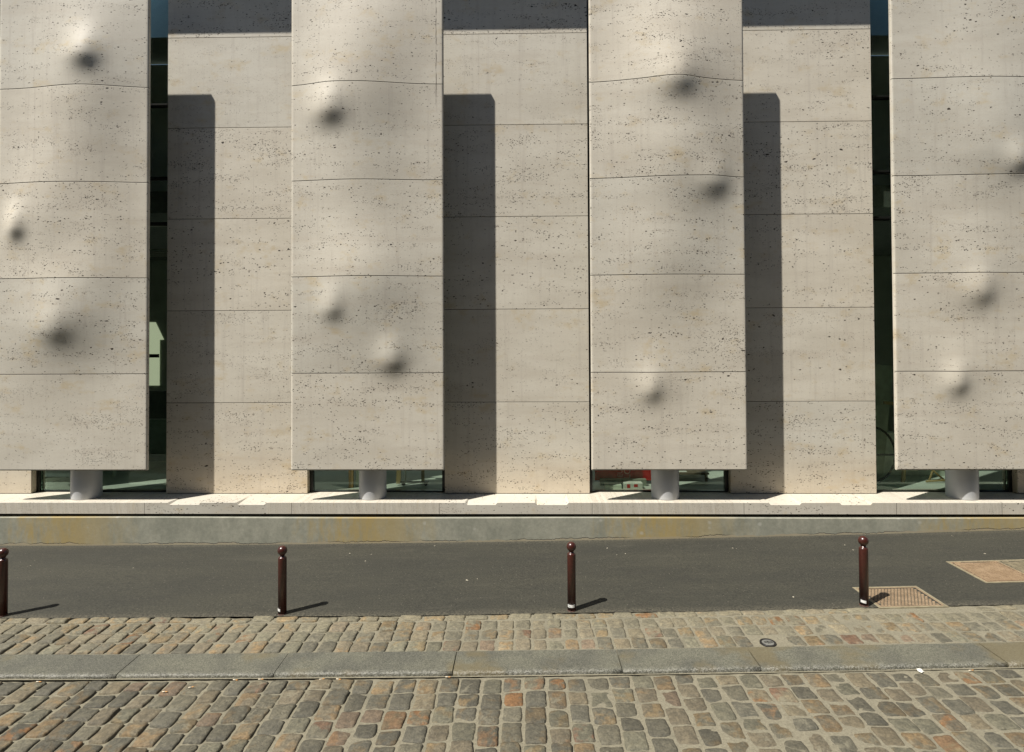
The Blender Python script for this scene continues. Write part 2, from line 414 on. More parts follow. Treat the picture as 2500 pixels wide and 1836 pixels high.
# ------------------------------------------------------------ museum building
YP, YW, YL = 8.90, 9.41, 8.918
LT, LB = EYE-2.438, EYE-2.605
trav = travertine('travertine_panel', (1.0, .99, .965), crack=True); travw = travertine('travertine_wall', (1.03, 1.02, .995), True)
travl = travertine('travertine_ledge', (.94, .93, .91))
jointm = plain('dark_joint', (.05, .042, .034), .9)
dark = plain('dark_metal', (.016, .018, .016), .35, .3)
org = (0, 9.41, 0)
bld = empty('museum_building', org, 'pale travertine building with bulging stone panels in front of flat piers', 'building')
PX = [(-12.24, -9.98), (-7.83, -5.570), (-3.42, -1.160), (1.0, 3.258), (5.407, 7.67), (9.83, 12.09)]
PTOP = [5.12, 5.115, 5.07, 5.035, 4.99, 4.95]
JP = [-.535, .888, 2.312, 3.735]
BR = {0: [(-11., 3.6, .2, .6, .8, .6)], 5: [(10.8, 2.6, .2, .6, .8, .6)],
 1: [(-6.45, 3.95, .21, .62, .9, .75), (-6.5, 2.6, .10, .7, .8, .7), (-7.35, 1.85, .15, .45, .55, .45), (-6.8, .42, .21, .6, .6, .5), (-6.1, 1.5, .07, .4, .5, .5)],
 2: [(-2.62, 3.68, .22, .72, .75, .60), (-2.55, 2.35, .12, .7, .6, .8), (-2.45, .80, .20, .65, .55, .55), (-1.9, -.15, .05, .42, .45, .28), (-2.3, 4.7, .06, .7, .5, .5)],
 3: [(2.2, 3.9, .27, .66, .72, .6), (2.5, 2.62, .22, .62, .50, .55), (2.1, 1.2, .13, .7, .6, .6), (1.9, -.62, .045, .4, .4, .25), (1.5, 2.9, .05, .4, .5, .5)],
 4: [(7.05, 2.75, .13, .5, .6, .45), (6.6, .9, .08, .5, .6, .4), (6.35, -.5, .045, .4, .4, .25), (6.5, 3.6, .05, .7, .6, .6)]}
NO = {0: [], 5: [], 1: [(-6.405, 4.104, .105, 1.2), (-7.526, 1.551, .085, .9), (-6.861, .052, .095, 1.35)],
 2: [(-2.843, 3.244, .080, 1.35), (-2.775, .336, .055, .9), (-1.865, -.44, .085, 1.0)],
 3: [(2.306, 3.625, .075, 1.35), (2.891, 2.142, .085, 1.2), (1.903, -.885, .050, .85)],
 4: [(7.25, 2.403, .09, .9), (6.649, .519, .050, 1.), (6.303, -.798, .055, .85)]}
def sstep(t): t = np.clip(t, 0, 1); return t*t*(3-2*t)
AM = None
def hfun(i, X, Z, x0, x1):
    h = np.zeros_like(X)
    for (bx, bz, A, sx, su, sd) in BR[i]:
        s = np.where(Z > bz, su, sd); h += .68*A*np.exp(-.5*(((X-bx)/sx)**2+((Z-bz)/s)**2))
    for (bx, bz, A, k) in NO[i]:
        u = X-(bx-.04); s = np.where(u < 0, .165, .135)*k; wv = Z-(bz+.10); t = np.where(wv > 0, .22, .140)*(.5+.5*k)
        h += (A if AM is None else AM[(bx, bz)])*np.exp(-.5*((u/s)**2+(wv/t)**2))
    h += .006*np.sin(X*2.3+i)*np.sin(Z*1.3+i*2)
    ex = np.sin(np.pi*np.clip((X-x0)/(x1-x0), 0, 1))**.85
    ez = sstep((Z+1.962)/.7)
    return h*ex*ez
# each hollow is made just deep enough to turn away from the sun without casting a hard shadow
def tune():
    global AM
    AM = {}
    for i in NO:
        for q in NO[i]: AM[q[:2]] = 0.
    for it in range(2):
        for i in NO:
            for (bx, bz, A, k) in NO[i]:
                tgt = {.105: -.02, .08: .0, .095: -.01, .085: .0, .075: .01, .09: .0, .055: .04, .05: .05}[A]
                x0, x1 = PX[i]
                xs = np.linspace(max(bx-.35, x0), min(bx+.35, x1), 36); zs = np.linspace(bz-.25, bz+.2, 46); X, Z = np.meshgrid(xs, zs)
                lo, hi = 0., .2
                for _ in range(12):
                    AM[(bx, bz)] = (lo+hi)/2; H = hfun(i, X, Z, x0, x1)
                    hz, hx = np.gradient(H, zs, xs); d = (.448*hx+.302-.841*hz)/np.sqrt(1+hx*hx+hz*hz)
                    if d.min() < tgt: hi = AM[(bx, bz)]
                    else: lo = AM[(bx, bz)]
tune()
for i, (x0, x1) in enumerate(PX):
    zt = PTOP[i]; nx = 121 if 0 < i < 5 else 40
    xs = np.linspace(x0, x1, nx); dzs = .02 if 0 < i < 5 else .07
    zr = [-1.962]; js = []
    for j in JP+[zt]:
        a0 = zr[-1]; e = j-.0052 if j != zt else j
        if a0 > -1.9: zr.append(a0+.003)
        a0 = zr[-1]; n = max(2, int((e-a0)/dzs)); zr += list(np.linspace(a0, e-.003, n+1)[1:]); zr.append(e)
        if j != zt:
            js += [len(zr)-1]; zr += [j-.005, j+.004, j+.0043]
    zr = np.array(zr); nz = len(zr)
    X, Z = np.meshgrid(xs, zr); H = hfun(i, X, Z, x0, x1)
    dep = np.zeros_like(H); joint = np.zeros(nz-1, int)
    for q in js:
        dep[q+1] = .022; dep[q+2] = .022; joint[q] = 1; joint[q+1] = 1; joint[q+2] = 1
    Yv = YP-H+dep
    # softened vertical arrises
    ed = np.minimum(X-x0, x1-X); Yv += np.where(ed < .001, .006, 0)
    V = np.stack([X, Yv, Z+EYE], -1).reshape(-1, 3)
    idx = np.arange(nx*nz).reshape(nz, nx)
    F = np.stack([idx[:-1, :-1], idx[:-1, 1:], idx[1:, 1:], idx[1:, :-1]], -1)
    mi = np.repeat(joint[:, None], nx-1, 1)
    F = F.reshape(-1, 4); mi = mi.ravel()
    # back and sides
    nb = len(V); B = V.copy(); B = B[np.concatenate([idx[0], idx[1:, -1], idx[-1, ::-1][1:], idx[::-1, 0][1:-1]])]; ring = np.concatenate([idx[0], idx[1:, -1], idx[-1, ::-1][1:], idx[::-1, 0][1:-1]])
    B[:, 1] = YP+.05; V = np.concatenate([V, B]); R = len(ring); rb = nb+np.arange(R)
    F2 = [[ring[(a+1) % R], ring[a], rb[a], rb[(a+1) % R]] for a in range(R)] 
    faces = F.tolist()+[[int(t) for t in f] for f in F2]+[[int(t) for t in rb]]
    mi = np.concatenate([mi, np.zeros(R+1, int)])
    sm = [bool(t == 0) for t in mi[:len(F)]]+[False]*(R+1)
    p = mesh_obj('stone_panel', V, faces, [trav, jointm], bld, mi, sm, org)
    sv = np.searchsorted(np.array(JP), V[:, 2]-EYE)+i*1.37+.3
    set_attr(p, 'slab', sv)
    p['label'] = ['plain outermost panel', 'panel at the left edge with three dark hollows under its bulges', 'panel with a wide upper bulge and a hollow on its last joint', 'panel whose top joint arches highest over its bulge', 'flattest panel at the right edge'][min(i, 4)] if 0 < i < 5 else 'bulging stone panel outside the view'
    if not (0 < i < 5): del p['label']
# piers
WX = [(-14.4, -12.15), (-9.98, -7.72), (-5.579, -3.361), (-1.217, 1.022), (3.187, 5.403), (7.532, 9.77), (11.95, 14.4)]
JW = [-1.021, .420, 1.863, 3.300, 4.731, 6.165]
for i, (x0, x1) in enumerate(WX):
    b = MB(); zs = [-2.438+.004]+JW+[7.2]
    for j in range(len(zs)-1):
        b.box(x0, x1, YW, YW+.07, zs[j]+EYE+(.004 if j else .006), zs[j+1]+EYE-.004, 0, .0015, sl=i*2.31+j*1.0+11.7)
    b.box(x0+.012, x1-.012, YW+.014, YW+.30, LT, 7.2+EYE, 1)
    b.build('wall_pier', [travw, jointm], bld, org)
# reveals: stone return behind each pier edge
for i, (x0, x1) in enumerate(WX):
    b = MB()
    b.box(x0, x0+.011, YW+.071, YW+.30, LT+.003, 10.1, 0, sl=i+.5)
    b.box(x1-.011, x1, YW+.071, YW+.30, LT+.003, 10.1, 0, sl=i+.9)
    b.build('wall_reveal', [travw], bld, org)
# windows
gl = NT('green_glass'); t = gl.t
tr = gl.n('BsdfTransparent'); tr.inputs[0].default_value = (.945, .985, .955, 1)
gs = gl.n('BsdfGlossy'); gs.inputs['Roughness'].default_value = .0; gs.inputs['Color'].default_value = (.62, .78, .70, 1)
fr = gl.n('Fresnel'); fr.inputs[0].default_value = 1.55
ms = gl.n('MixShader'); gl.L(gl.math('MULTIPLY', fr.outputs[0], .7, clamp=True), ms.inputs[0]); gl.L(tr.outputs[0], ms.inputs[1]); gl.L(gs.outputs[0], ms.inputs[2]); gl.L(ms.outputs[0], gl.out.inputs[0])
t.nodes.remove(gl.b)
for i in range(len(WX)-1):
    x0, x1 = WX[i][1], WX[i+1][0]
    b = MB(); fw = .055
    b.box(x0+.001, x0+fw, YW+.10, YW+.17, LT+.002, 10.1)
    b.box(x1-fw, x1-.001, YW+.10, YW+.17, LT+.002, 10.1)
    b.box(x0+fw, x1-fw, YW+.11, YW+.165, LT+.002, LT+.022)
    for z, hh in ((3.71, .026), (2.535, .026), (1.808, .030)):
        b.box(x0+fw, x1-fw, YW+.10, YW+.17, z-hh+EYE, z+hh+EYE)
        b.box(x0+fw, x1-fw, YW+.09, YW+.0995, z-.004+EYE, z+.006+EYE)
    wf = b.build('window', dark, bld, org)
    b = MB(); b.box(x0+fw+.001, x1-fw-.001, YW+.132, YW+.140, LT+.024, 10.05)
    b.build('glass', gl.m, wf)
    wf.children[0].data.transform(Matrix.Translation((-org[0], -org[1], -org[2])))
# ledge with shallow scuppers cut in its front edge
SC = [(-5.261, -4.771), (-4.24, -3.795), (-.853, -.384), (.168, .659), (3.567, 4.04), (4.588, 5.059), (-9.65, -9.17), (-8.65, -8.2), (7.98, 8.45), (9.0, 9.48)]
bx = {-14.5: 0, 14.5: 0}
for s0, s1 in SC:
    bx[s0-.001] = 0; bx[s0+.028] = -.031; bx[s1-.028] = -.031; bx[s1+.001] = 0
ks = sorted(bx); V = []; F = []; sa = []; LJ = [-14.5, -9.95, -7.8, -5.615, -3.424, -1.239, 1.0, 3.205, 5.4, 6.908, 9.2, 14.5]
for x in LJ[1:-1]:
    bx[x] = 0; bx[x+.006] = 0
for x in sorted(bx):
    if bx[x] == 0:
        for s0, s1 in SC:
            if s0 < x < s1: bx[x] = -.031
ks = sorted(bx)
for x in ks:
    d = bx[x]
    V += [(x, YL, LB), (x, YL, LT+d-.004), (x, YL+.004, LT+d), (x, 9.25, LT+d*.25), (x, 9.38, LT), (x, 9.72, LT), (x, 9.72, LB)]
for i in range(len(ks)-1):
    for j in range(7):
        F.append((i*7+j, (i+1)*7+j, (i+1)*7+(j+1) % 7, i*7+(j+1) % 7))
led = mesh_obj('ledge', V, F, [travl, jointm], bld, [1 if any(abs((ks[i//7]) - q) < 1e-6 for q in LJ[1:-1]) and i % 7 == 0 else 0 for i in range(len(F))], False, org)
set_attr(led, 'slab', [np.searchsorted(LJ, v[0]+.003)*1.7+40 for v in V])
me = led.data; bm = bmesh.new(); bm.from_mesh(me); bmesh.ops.recalc_face_normals(bm, faces=bm.faces); bm.to_mesh(me); bm.free()
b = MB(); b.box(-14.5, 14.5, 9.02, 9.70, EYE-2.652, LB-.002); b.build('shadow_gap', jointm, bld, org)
# concrete plinth, its foot follows the sloping pavement
pc = NT('concrete'); o = pc.obj(); uvz = pc.attr('hgt').outputs['Fac']
x = pc.xyz(o)[0]
n1 = pc.noise(pc.mapv(o, (1.6, 1, 1)), 2.0, 5, .65); n2 = pc.noise(o, 24., 4, .7); n3 = pc.noise(pc.mapv(o, (2, 1, .6)), 4., 4, .7)
c = pc.mix(pc.ramp(n1, .3, .7), (.205, .208, .165), (.292, .288, .230))
c = pc.mix(1., c, pc.mix(pc.ramp(n2, .3, .7), (.9, .9, .9), (1.08, 1.08, 1.08)), 'MULTIPLY')
tot = None
for cxx, wv in ((-6.75, .78), (-2.25, .82), (2.15, .85), (6.9, .95), (-11., .9), (11.2, .8)):
    d = pc.math('ABSOLUTE', pc.math('SUBTRACT', pc.math('ADD', x, pc.math('MULTIPLY', pc.math('SUBTRACT', n3, .5), 1.9)), cxx))
    e = pc.ramp(d, wv*.1, wv*1.45, 1., 0.)
    tot = e if tot is None else pc.math('MAXIMUM', tot, e)
c = pc.mix(pc.math('MULTIPLY', tot, pc.ramp(n3, .25, .7, .45, 1.)), c, (.315, .240, .095))
vo = pc.voro(pc.mapv(o, (1, 1, 1.1)), 7.); wh = pc.math('MULTIPLY', pc.math('GREATER_THAN', pc.sep(vo.outputs['Color'])[0], .86), pc.ramp(pc.math('ADD', vo.outputs['Distance'], pc.math('MULTIPLY', n2, .3)), .22, .45, .5, 0.))
c = pc.mix(wh, c, (.42, .41, .36))
dr = pc.noise(pc.mapv(o, (10, 10, .8)), 2.2, 4, .7); c = pc.mix(pc.math('MULTIPLY', pc.ramp(dr, .56, .8), .12), c, (.13, .13, .10))
# crumbling render fillet and crack at the foot
n5 = pc.noise(pc.mapv(o, (1, 1, .2)), 3.2, 6, .75); n6 = pc.noise(pc.mapv(o, (1, 1, .2), (5, 0, 0)), 1.1, 2, .5)
hl = pc.math('ADD', .008, pc.math('MULTIPLY', pc.math('SUBTRACT', n5, .36), .13))
dd = pc.math('SUBTRACT', uvz, hl)
c = pc.mix(pc.math('MULTIPLY', pc.ramp(dd, -.004, 0., 1., 0.), .75), c, (.30, .255, .17))
crk = pc.math('MULTIPLY', pc.ramp(pc.math('ABSOLUTE', dd), .0015, .0055, 1., 0.), pc.ramp(n6, .40, .56))
c = pc.mix(crk, c, (.02, .018, .014))
pc.col(c); pc.b.inputs['Roughness'].default_value = .85
pc.bump(pc.math('SUBTRACT', pc.math('MULTIPLY', n2, .4), crk), .006, .7)
xs = np.linspace(-14.5, 14.5, 233); V = []; hg = []
zt = EYE-2.652
def ptop(x): return zt + .004*math.sin(x*.9+.4)
for x in xs:
    zb = zgf(x)-.03
    y0 = 8.888+.003*math.sin(x*2.1)
    for (yy, zz) in ((y0, zb), (y0, zb+.05), (y0, ptop(x)-.006), (y0+.006, ptop(x)), (9.3, ptop(x))):
        V.append((x, yy, zz)); hg.append(zz-zgf(x))
F = [(i*5+j, (i+1)*5+j, (i+1)*5+j+1, i*5+j+1) for i in range(len(xs)-1) for j in range(4)]
pl = mesh_obj('plinth', V, F, pc.m, bld, None, False, org); set_attr(pl, 'hgt', hg)
# columns carrying the panels
colm = plain('grey_column_paint', (.42, .43, .44), .42, 0, .05, 3)
for cx in (-11.12, -6.706, -2.293, 2.139, 6.565, 10.98):
    b = MB(); b.lathe([(.203, 0), (.205, .01), (.205, 4.), (.205, EYE+4.9-LT)], (cx, 9.20+.03, LT+.001), 64)
    b.build('column', colm, bld, org)
# canopy and top of the wall
b = MB(); b.box(-14.5, 14.5, 8.90, 9.409, EYE+6.20, EYE+6.75, 0, .01, sl=3.3); b.build('canopy', travw, bld, org)
# interior
inw = plain('interior_plaster', (.42, .47, .40), .8, 0, .1, 1.5); inf = plain('interior_floor_paint', (.58, .64, .55), .55, 0, .08, 2)
inc = plain('interior_ceiling_paint', (.12, .13, .11), .9)
b = MB(); b.box(-14.4, 14.4, 9.721, 15.5, LT-.2, LT-.008); b.build('interior_floor', inf, bld, org)
b = MB(); b.box(-14.4, 14.4, 15.5, 15.7, LT-.2, 10.1); b.build('interior_wall', inw, bld, org)
b = MB(); b.box(-14.4, 14.4, 9.60, 15.5, EYE+2.0, EYE+2.35); b.build('ceiling', inc, bld, org)
b = MB(); b.box(-14.6, -14.4, 9.42, 15.7, LT-.2, 10.1); b.build('side_wall', inw, bld, org); b = MB(); b.box(14.4, 14.6, 9.42, 15.7, LT-.2, 10.1); b.build('side_wall', inw, bld, org)
b = MB(); b.box(-14.6, 14.6, 9.409, 15.7, 10.2, 10.6); b.build('roof', inw, bld, org)
b = MB(); b.box(-14.4, 14.4, 9.05, 15.5, -.2, LT-.21); b.build('basement_wall', inw, bld, org)
em = NT('daylit_window'); em.col((.3, .4, .2)); em.b.inputs['Emission Color'].default_value = (.64, .68, .46, 1); em.b.inputs['Emission Strength'].default_value = .36
em2m = NT('unseen_fill_glow'); em2m.col((.3, .35, .3)); em2m.b.inputs['Emission Color'].default_value = (.9, 1., .92, 1); em2m.b.inputs['Emission Strength'].default_value = .24; em2m = em2m.m  # glow for the added fill panes, not a real window
b = MB(); zz = EYE
b.poly([(-10.4, 15.48, zz-1.23), (-9.37, 15.48, zz-1.23), (-9.37, 15.48, zz-.05), (-9.26, 15.48, zz-.05), (-9.48, 15.48, zz+.40), (-10.4, 15.48, zz+.40)])
r = bmesh.ops.extrude_face_region(b.bm, geom=b.bm.faces[:]); bmesh.ops.translate(b.bm, vec=(0, .015, 0), verts=[v for v in r['geom'] if isinstance(v, bmesh.types.BMVert)])
b.build('window_or_fill_pane', em.m, bld, org)
for xw in (-7.0, -3.2, .6, 4.4):  # unseen glowing panes added on the back wall to brighten the rooms
    b = MB(); b.box(xw, xw+2.6, 15.46, 15.49, EYE-1.6, EYE+1.7); b.build('window_or_fill_pane', em2m, bld, org)
b = MB(); b.box(-10.4, -9.36, 15.44, 15.46, zz-.51, zz-.42); b.build('glazing_bar', dark, bld, org)
# strip lights under the ceiling that the gap shows as thin lines
b = MB()
for q in range(4): b.box(-9.5, -6.6, 13.2+q*.35, 13.23+q*.35, EYE+1.93, EYE+1.96)
b.build('ceiling_track', plain('track_metal', (.3, .3, .25), .4), bld, org)

# ------------------------------------------------------------ things behind the glass
IF = LT-.008
palegreen = plain('pale_painted_board', (.55, .60, .50), .7); wood = plain('light_wood', (.34, .25, .10), .6); dw = plain('dark_wood', (.12, .085, .05), .6)
def thing1(name, mb, mats, label, cat, group=None): return tag(mb.build(name, mats), label, cat, group)
b = MB(); b.box(6.05, 7.30, 10.62, 10.75, IF, EYE-1.70, 0, .006); thing1('low_partition', b, palegreen, 'pale green low partition wall standing behind the right hand window', 'partition')
b = MB(); b.box(-8.4, -5.3, 11.9, 12.05, IF, EYE-1.62, 0, .006); thing1('low_partition', b, plain('green_grey_board', (.13, .20, .16), .7), 'dark green low partition behind the left hand glass', 'partition')
b = MB(); b.box(-8.9, -5.0, 13.3, 13.45, IF, EYE-1.18, 0, .006); thing1('display_board', b, plain('blue_grey_board', (.06, .085, .085), .7), 'tall dark blue grey board behind the dark green partition', 'board')
b = MB(); b.box(5.62, 6.02, 10.30, 10.33, IF+.02, EYE-.50, 0, .004, rot=Matrix.Rotation(math.radians(6), 4, 'Y'), piv=(5.8, 10.3, IF)); thing1('leaning_board', b, plain('green_white_board', (.30, .35, .26), .7), 'tall pale board leaning behind the right hand gap', 'board')
em2 = empty('picture_frame', (6.0, 10.1, IF), 'thin wooden frame leaning in front of the pale board', 'frame')
b = MB(); R6 = Matrix.Rotation(math.radians(6), 4, 'Y')
b.box(6.20, 6.25, 10.08, 10.12, IF+.02, EYE-1.18, rot=R6, piv=(6.2, 10.1, IF)); b.box(5.8, 6.25, 10.08, 10.12, EYE-1.18, EYE-1.13, rot=R6, piv=(6.2, 10.1, IF)); b.build('frame_rail', wood, em2, (6.0, 10.1, IF))
b = MB(); b.tube([(5.60+.42*math.cos(t), 9.95, IF+.50+.46*math.sin(t)) for t in np.linspace(-1.6, 1.6, 20)], .018); b.tube([(5.55, 9.95, IF+.5), (6.0, 9.95, IF+.5)], .016); thing1('metal_hoop', b, dark, 'dark curved hoop standing behind the right hand gap', 'hoop')
tr2 = MB()
for a1, b1 in (((6.72, 10.2, IF+.02), (6.95, 10.35, IF+.34)), ((6.98, 10.2, IF+.02), (6.70, 10.3, IF+.30)), ((6.62, 10.12, IF+.03), (7.1, 10.14, IF+.05)), ((6.75, 10.25, IF+.3), (7.15, 10.25, IF+.34)), ((6.7, 10.3, IF+.2), (7.15, 10.3, IF+.17))): tr2.tube([a1, b1], .016)
thing1('folding_trestle', tr2, wood, 'folded pale wooden trestle beside the column behind the right hand window', 'trestle')
# red banner board with two lines of upright lettering
bb = empty('red_banner', (1.65, 10.05, IF), 'red banner board with pale lettering behind the glass', 'banner')
red = plain('red_board', (.50, .025, .018), .55)
b = MB(); b.box(1.18, 2.12, 10.05, 10.08, EYE-2.385, EYE-.9, 0, .003); b.build('board', red, bb, (1.65, 10.05, IF))
txm = plain('pale_letter_paint', (.62, .30, .26), .6)
for s, xx, sz in (('JEUNE', 1.63, .115), ('LOUVRE', 1.76, .15)):
    cu = bpy.data.curves.new('t', 'FONT'); cu.body = s; cu.size = sz; cu.extrude = .001
    to = bpy.data.objects.new('t', cu); C.objects.link(to); dg = bpy.context.evaluated_depsgraph_get()
    me = bpy.data.meshes.new_from_object(to.evaluated_get(dg)); bpy.data.objects.remove(to)
    me.transform(Matrix.Rotation(math.radians(-90), 4, 'Y') @ Matrix.Rotation(math.radians(90), 4, 'X'))
    me.materials.append(txm); lo = bpy.data.objects.new('lettering', me); link(lo, bb); lo.location = (xx-1.65, -.004, EYE-2.36-IF)
for px, wd, hh, yy, col2, lab in ((1.30, .26, .075, 9.68, (.62, .70, .55), 'long pale carton lying on the floor under the red banner'), (1.60, .30, .095, 9.72, (.66, .70, .60), 'white carton with red marks under the red banner')):
    e = empty('carton', (px, yy, IF), lab, 'carton')
    b = MB(); b.box(px-.0, px+wd, yy, yy+.16, IF, IF+hh, 0, .004); b.build('box', plain('carton_card', col2, .7), e, (px, yy, IF))
    if px > 1.5:
        b = MB(); b.box(px+.05, px+.10, yy-.002, yy-.0005, IF+.02, IF+.08); b.build('red_mark', red, e, (px, yy, IF)); b = MB(); b.box(px+.16, px+.22, yy-.002, yy-.0005, IF+.035, IF+.08); b.build('red_mark', red, e, (px, yy, IF))
b = MB(); b.box(1.25, 2.0, 9.92, 10.0, IF, IF+.11, 0, .004); thing1('low_shelf', b, plain('shelf_grey', (.30, .33, .25), .7), 'grey low shelf between the cartons and the red banner', 'shelf')
# table edges seen beside the third column
e = empty('low_table', (3.0, 10.6, IF), 'dark low table with a sheet of white paper behind the third window', 'table')
b = MB(); b.box(2.3, 3.1, 10.2, 10.9, IF+.12, IF+.15, 0, .003); b.build('tabletop', dw, e, (3.0, 10.6, IF))
for lx in (2.34, 3.06):
    for ly in (10.24, 10.86):
        b = MB(); b.box(lx-.02, lx+.02, ly-.02, ly+.02, IF, IF+.119); b.build('leg', dw, e, (3.0, 10.6, IF))
pwm = plain('white_paper', (.75, .75, .68), .6, 0, .03)
b = MB(); b.box(2.45, 2.75, 10.26, 10.34, IF+.151, IF+.156); thing1('paper_sheet', b, pwm, 'sheet of white paper on the dark low table', 'paper')
b = MB(); b.box(3.0, 3.25, 10.95, 11.05, IF+.2, IF+.206); b.box(3.1, 3.13, 10.98, 11.01, IF, IF+.2); thing1('paper_tray', b, pwm, 'small white raised tray behind the dark low table', 'tray')
# step ladder on castors, upright boards
lad = empty('step_ladder', (-1.87, 10.0, IF), 'wooden step ladder on castors behind the second window', 'ladder')
lo3 = (-1.87, 10.0, IF)
b = MB(); b.box(-2.09, -2.02, 9.95, 10.0, IF+.03, IF+1.9, rot=Matrix.Rotation(math.radians(2), 4, 'Y'), piv=(-2.05, 9.97, IF)); b.build('upright', wood, lad, lo3)
b = MB(); b.box(-1.70, -1.65, 10.1, 10.14, IF+.03, IF+1.9); b.build('upright', wood, lad, lo3)
for z in (.22, .33, .62, .95): 
    b = MB(); b.box(-2.02, -1.70, 10.06, 10.16, IF+z, IF+z+.022, 0, .002); b.build('rung', wood if z != .22 else plain('blue_grey_step', (.35, .38, .40), .5), lad, lo3)
b = MB(); b.tube([(-1.93, 9.93, IF+.06), (-1.93, 9.95, IF+1.2)], .012); b.build('steel_tube', plain('bright_steel', (.6, .6, .55), .3, .8), lad, lo3)
for x in (-1.97, -1.60):
    b = MB(); b.lathe([(.03, -.012), (.034, 0), (.03, .012)], (0, 0, 0), 20)
    w_ = b.build('castor', dark, lad); w_.rotation_euler = (math.radians(90), 0, 0); w_.location = (x+1.87, -.05, .035)
b = MB(); b.box(-2.02, -1.56, 9.93, 9.96, IF+.05, IF+.075); b.build('base_rail', dark, lad, lo3)
b = MB(); b.box(-2.83, -2.76, 9.80, 9.86, IF, IF+2.2); thing1('wooden_post', b, plain('amber_wood', (.33, .20, .07), .5), 'upright amber wooden post behind the second window', 'post')
b = MB(); b.box(-2.74, -2.48, 9.90, 9.92, IF, IF+1.8); thing1('pale_sheet', b, palegreen, 'pale green upright sheet beside the amber wooden post', 'sheet')
b = MB(); b.box(-7.5, -6.95, 10.6, 10.63, IF+.47, IF+.50, rot=Matrix.Rotation(math.radians(-5), 4, 'Y'), piv=(-7.2, 10.6, IF+.4)); b.box(-7.25, -7.2, 10.6, 10.63, IF, IF+.5); b.box(-7.47, -7.43, 10.6, 10.63, IF, IF+.47); thing1('work_table', b, palegreen, 'pale table edge seen under the left hand panel', 'table')

# ------------------------------------------------------------ bollards
pm = NT('brown_gloss_paint'); o = pm.obj(); n = pm.noise(o, 30., 4, .7)
sc = pm.voro(pm.mapv(o, (1, 1, .25)), 60.); scr = pm.math('MULTIPLY', pm.math('GREATER_THAN', pm.sep(sc.outputs['Color'])[0], .975), pm.ramp(sc.outputs['Distance'], .1, .3, .5, 0.))
pm.col(pm.mix(scr, pm.mix(pm.ramp(n, .3, .7), (.036, .0085, .0055), (.050, .0115, .007)), (.25, .2, .17)))
pm.b.inputs['Roughness'].default_value = .33; pm.b.inputs['Coat Weight'].default_value = .15; pm.b.inputs['Coat Roughness'].default_value = .12; pm.bump(n, .0006, .5)
sk_ = plain('white_sticker', (.62, .62, .60), .5, 0, .1, 60); ink = plain('teal_ink', (.03, .12, .11), .5)
ftm = plain('worn_brown_foot', (.075, .035, .025), .7, 0, .3, 40)
BOL = [(-5.752, 6.635, 'brown ball topped bollard cut by the left edge of the photo', None, .74),
       (-2.646, 6.640, 'brown ball topped bollard with a white sticker on the left of its foot', (200, 262, .045, .072, 0), .74),
       (.518, 6.640, 'brown ball topped bollard with a sticker wrapping its foot, third from the left', (205, 315, .048, .078, 1), .745),
       (3.663, 6.640, 'brown ball topped bollard standing beside the rusty square cover', (198, 268, .040, .068, 0), .745)]
def bollard(x, y, label, stk, h, src=None):
    z = zgf(x)
    e = empty('bollard', (x, y, z), label, 'bollard', 'brown bollards along the edge of the asphalt pavement')
    if src:
        for ch in src.children:
            if ch.name.split('.')[0] in ('post', 'ball', 'foot'):
                c2 = ch.copy(); C.objects.link(c2); c2.parent = e
    else:
        b = MB(); b.lathe([(.0455, .0), (.0455, .602), (.0445, .612), (.041, .619), (.034, .624), (.026, .628), (.0255, .645)], (0, 0, 0), 40); b.build('post', pm.m, e)
        b = MB(); prof = [(.0255, .640), (.029, .645)]+[(.0515*math.cos(t), .692+.0515*math.sin(t)) for t in np.linspace(-.95, 1.5, 18)]+[(.001, .7435)]
        b.lathe(prof, (0, 0, 0), 40); b.build('ball', pm.m, e)
        b = MB(); b.lathe([(.0475, -.03), (.0475, .008), (.0458, .012)], (0, 0, 0), 40); b.build('foot', ftm, e)
    if stk:
        a0, a1, z0, z1, logo = stk; b = MB(); pts = []
        angs = np.radians(np.linspace(a0, a1, 12)); tilt = 0 if logo else -.006
        for r1 in (.0460, .0468):
            pts.append([[b.bm.verts.new((r1*math.cos(t), r1*math.sin(t), zz+tilt*(i/11-.5))) for i, t in enumerate(angs)] for zz in (z0, z1)])
        for i in range(11):
            b.bm.faces.new((pts[1][0][i], pts[1][0][i+1], pts[1][1][i+1], pts[1][1][i])); b.bm.faces.new((pts[1][1][i], pts[1][1][i+1], pts[0][1][i+1], pts[0][1][i])); b.bm.faces.new((pts[1][0][i+1], pts[1][0][i], pts[0][0][i], pts[0][0][i+1]))
        s = b.build('sticker', sk_, e)
        if logo:
            b = MB()
            for (q0, q1, za, zb) in ((222, 232, .058, .070), (230, 250, .056, .061)):
                an = np.radians(np.linspace(q0, q1, 5)); vs = [[b.bm.verts.new((.0471*math.cos(t), .0471*math.sin(t), zz)) for t in an] for zz in (za, zb)]
                for i in range(4): b.bm.faces.new((vs[0][i], vs[0][i+1], vs[1][i+1], vs[1][i]))
            b.build('printed_mark', ink, s)
    return e
b0 = bollard(*BOL[0])
for q in BOL[1:]: bollard(*q, src=b0)

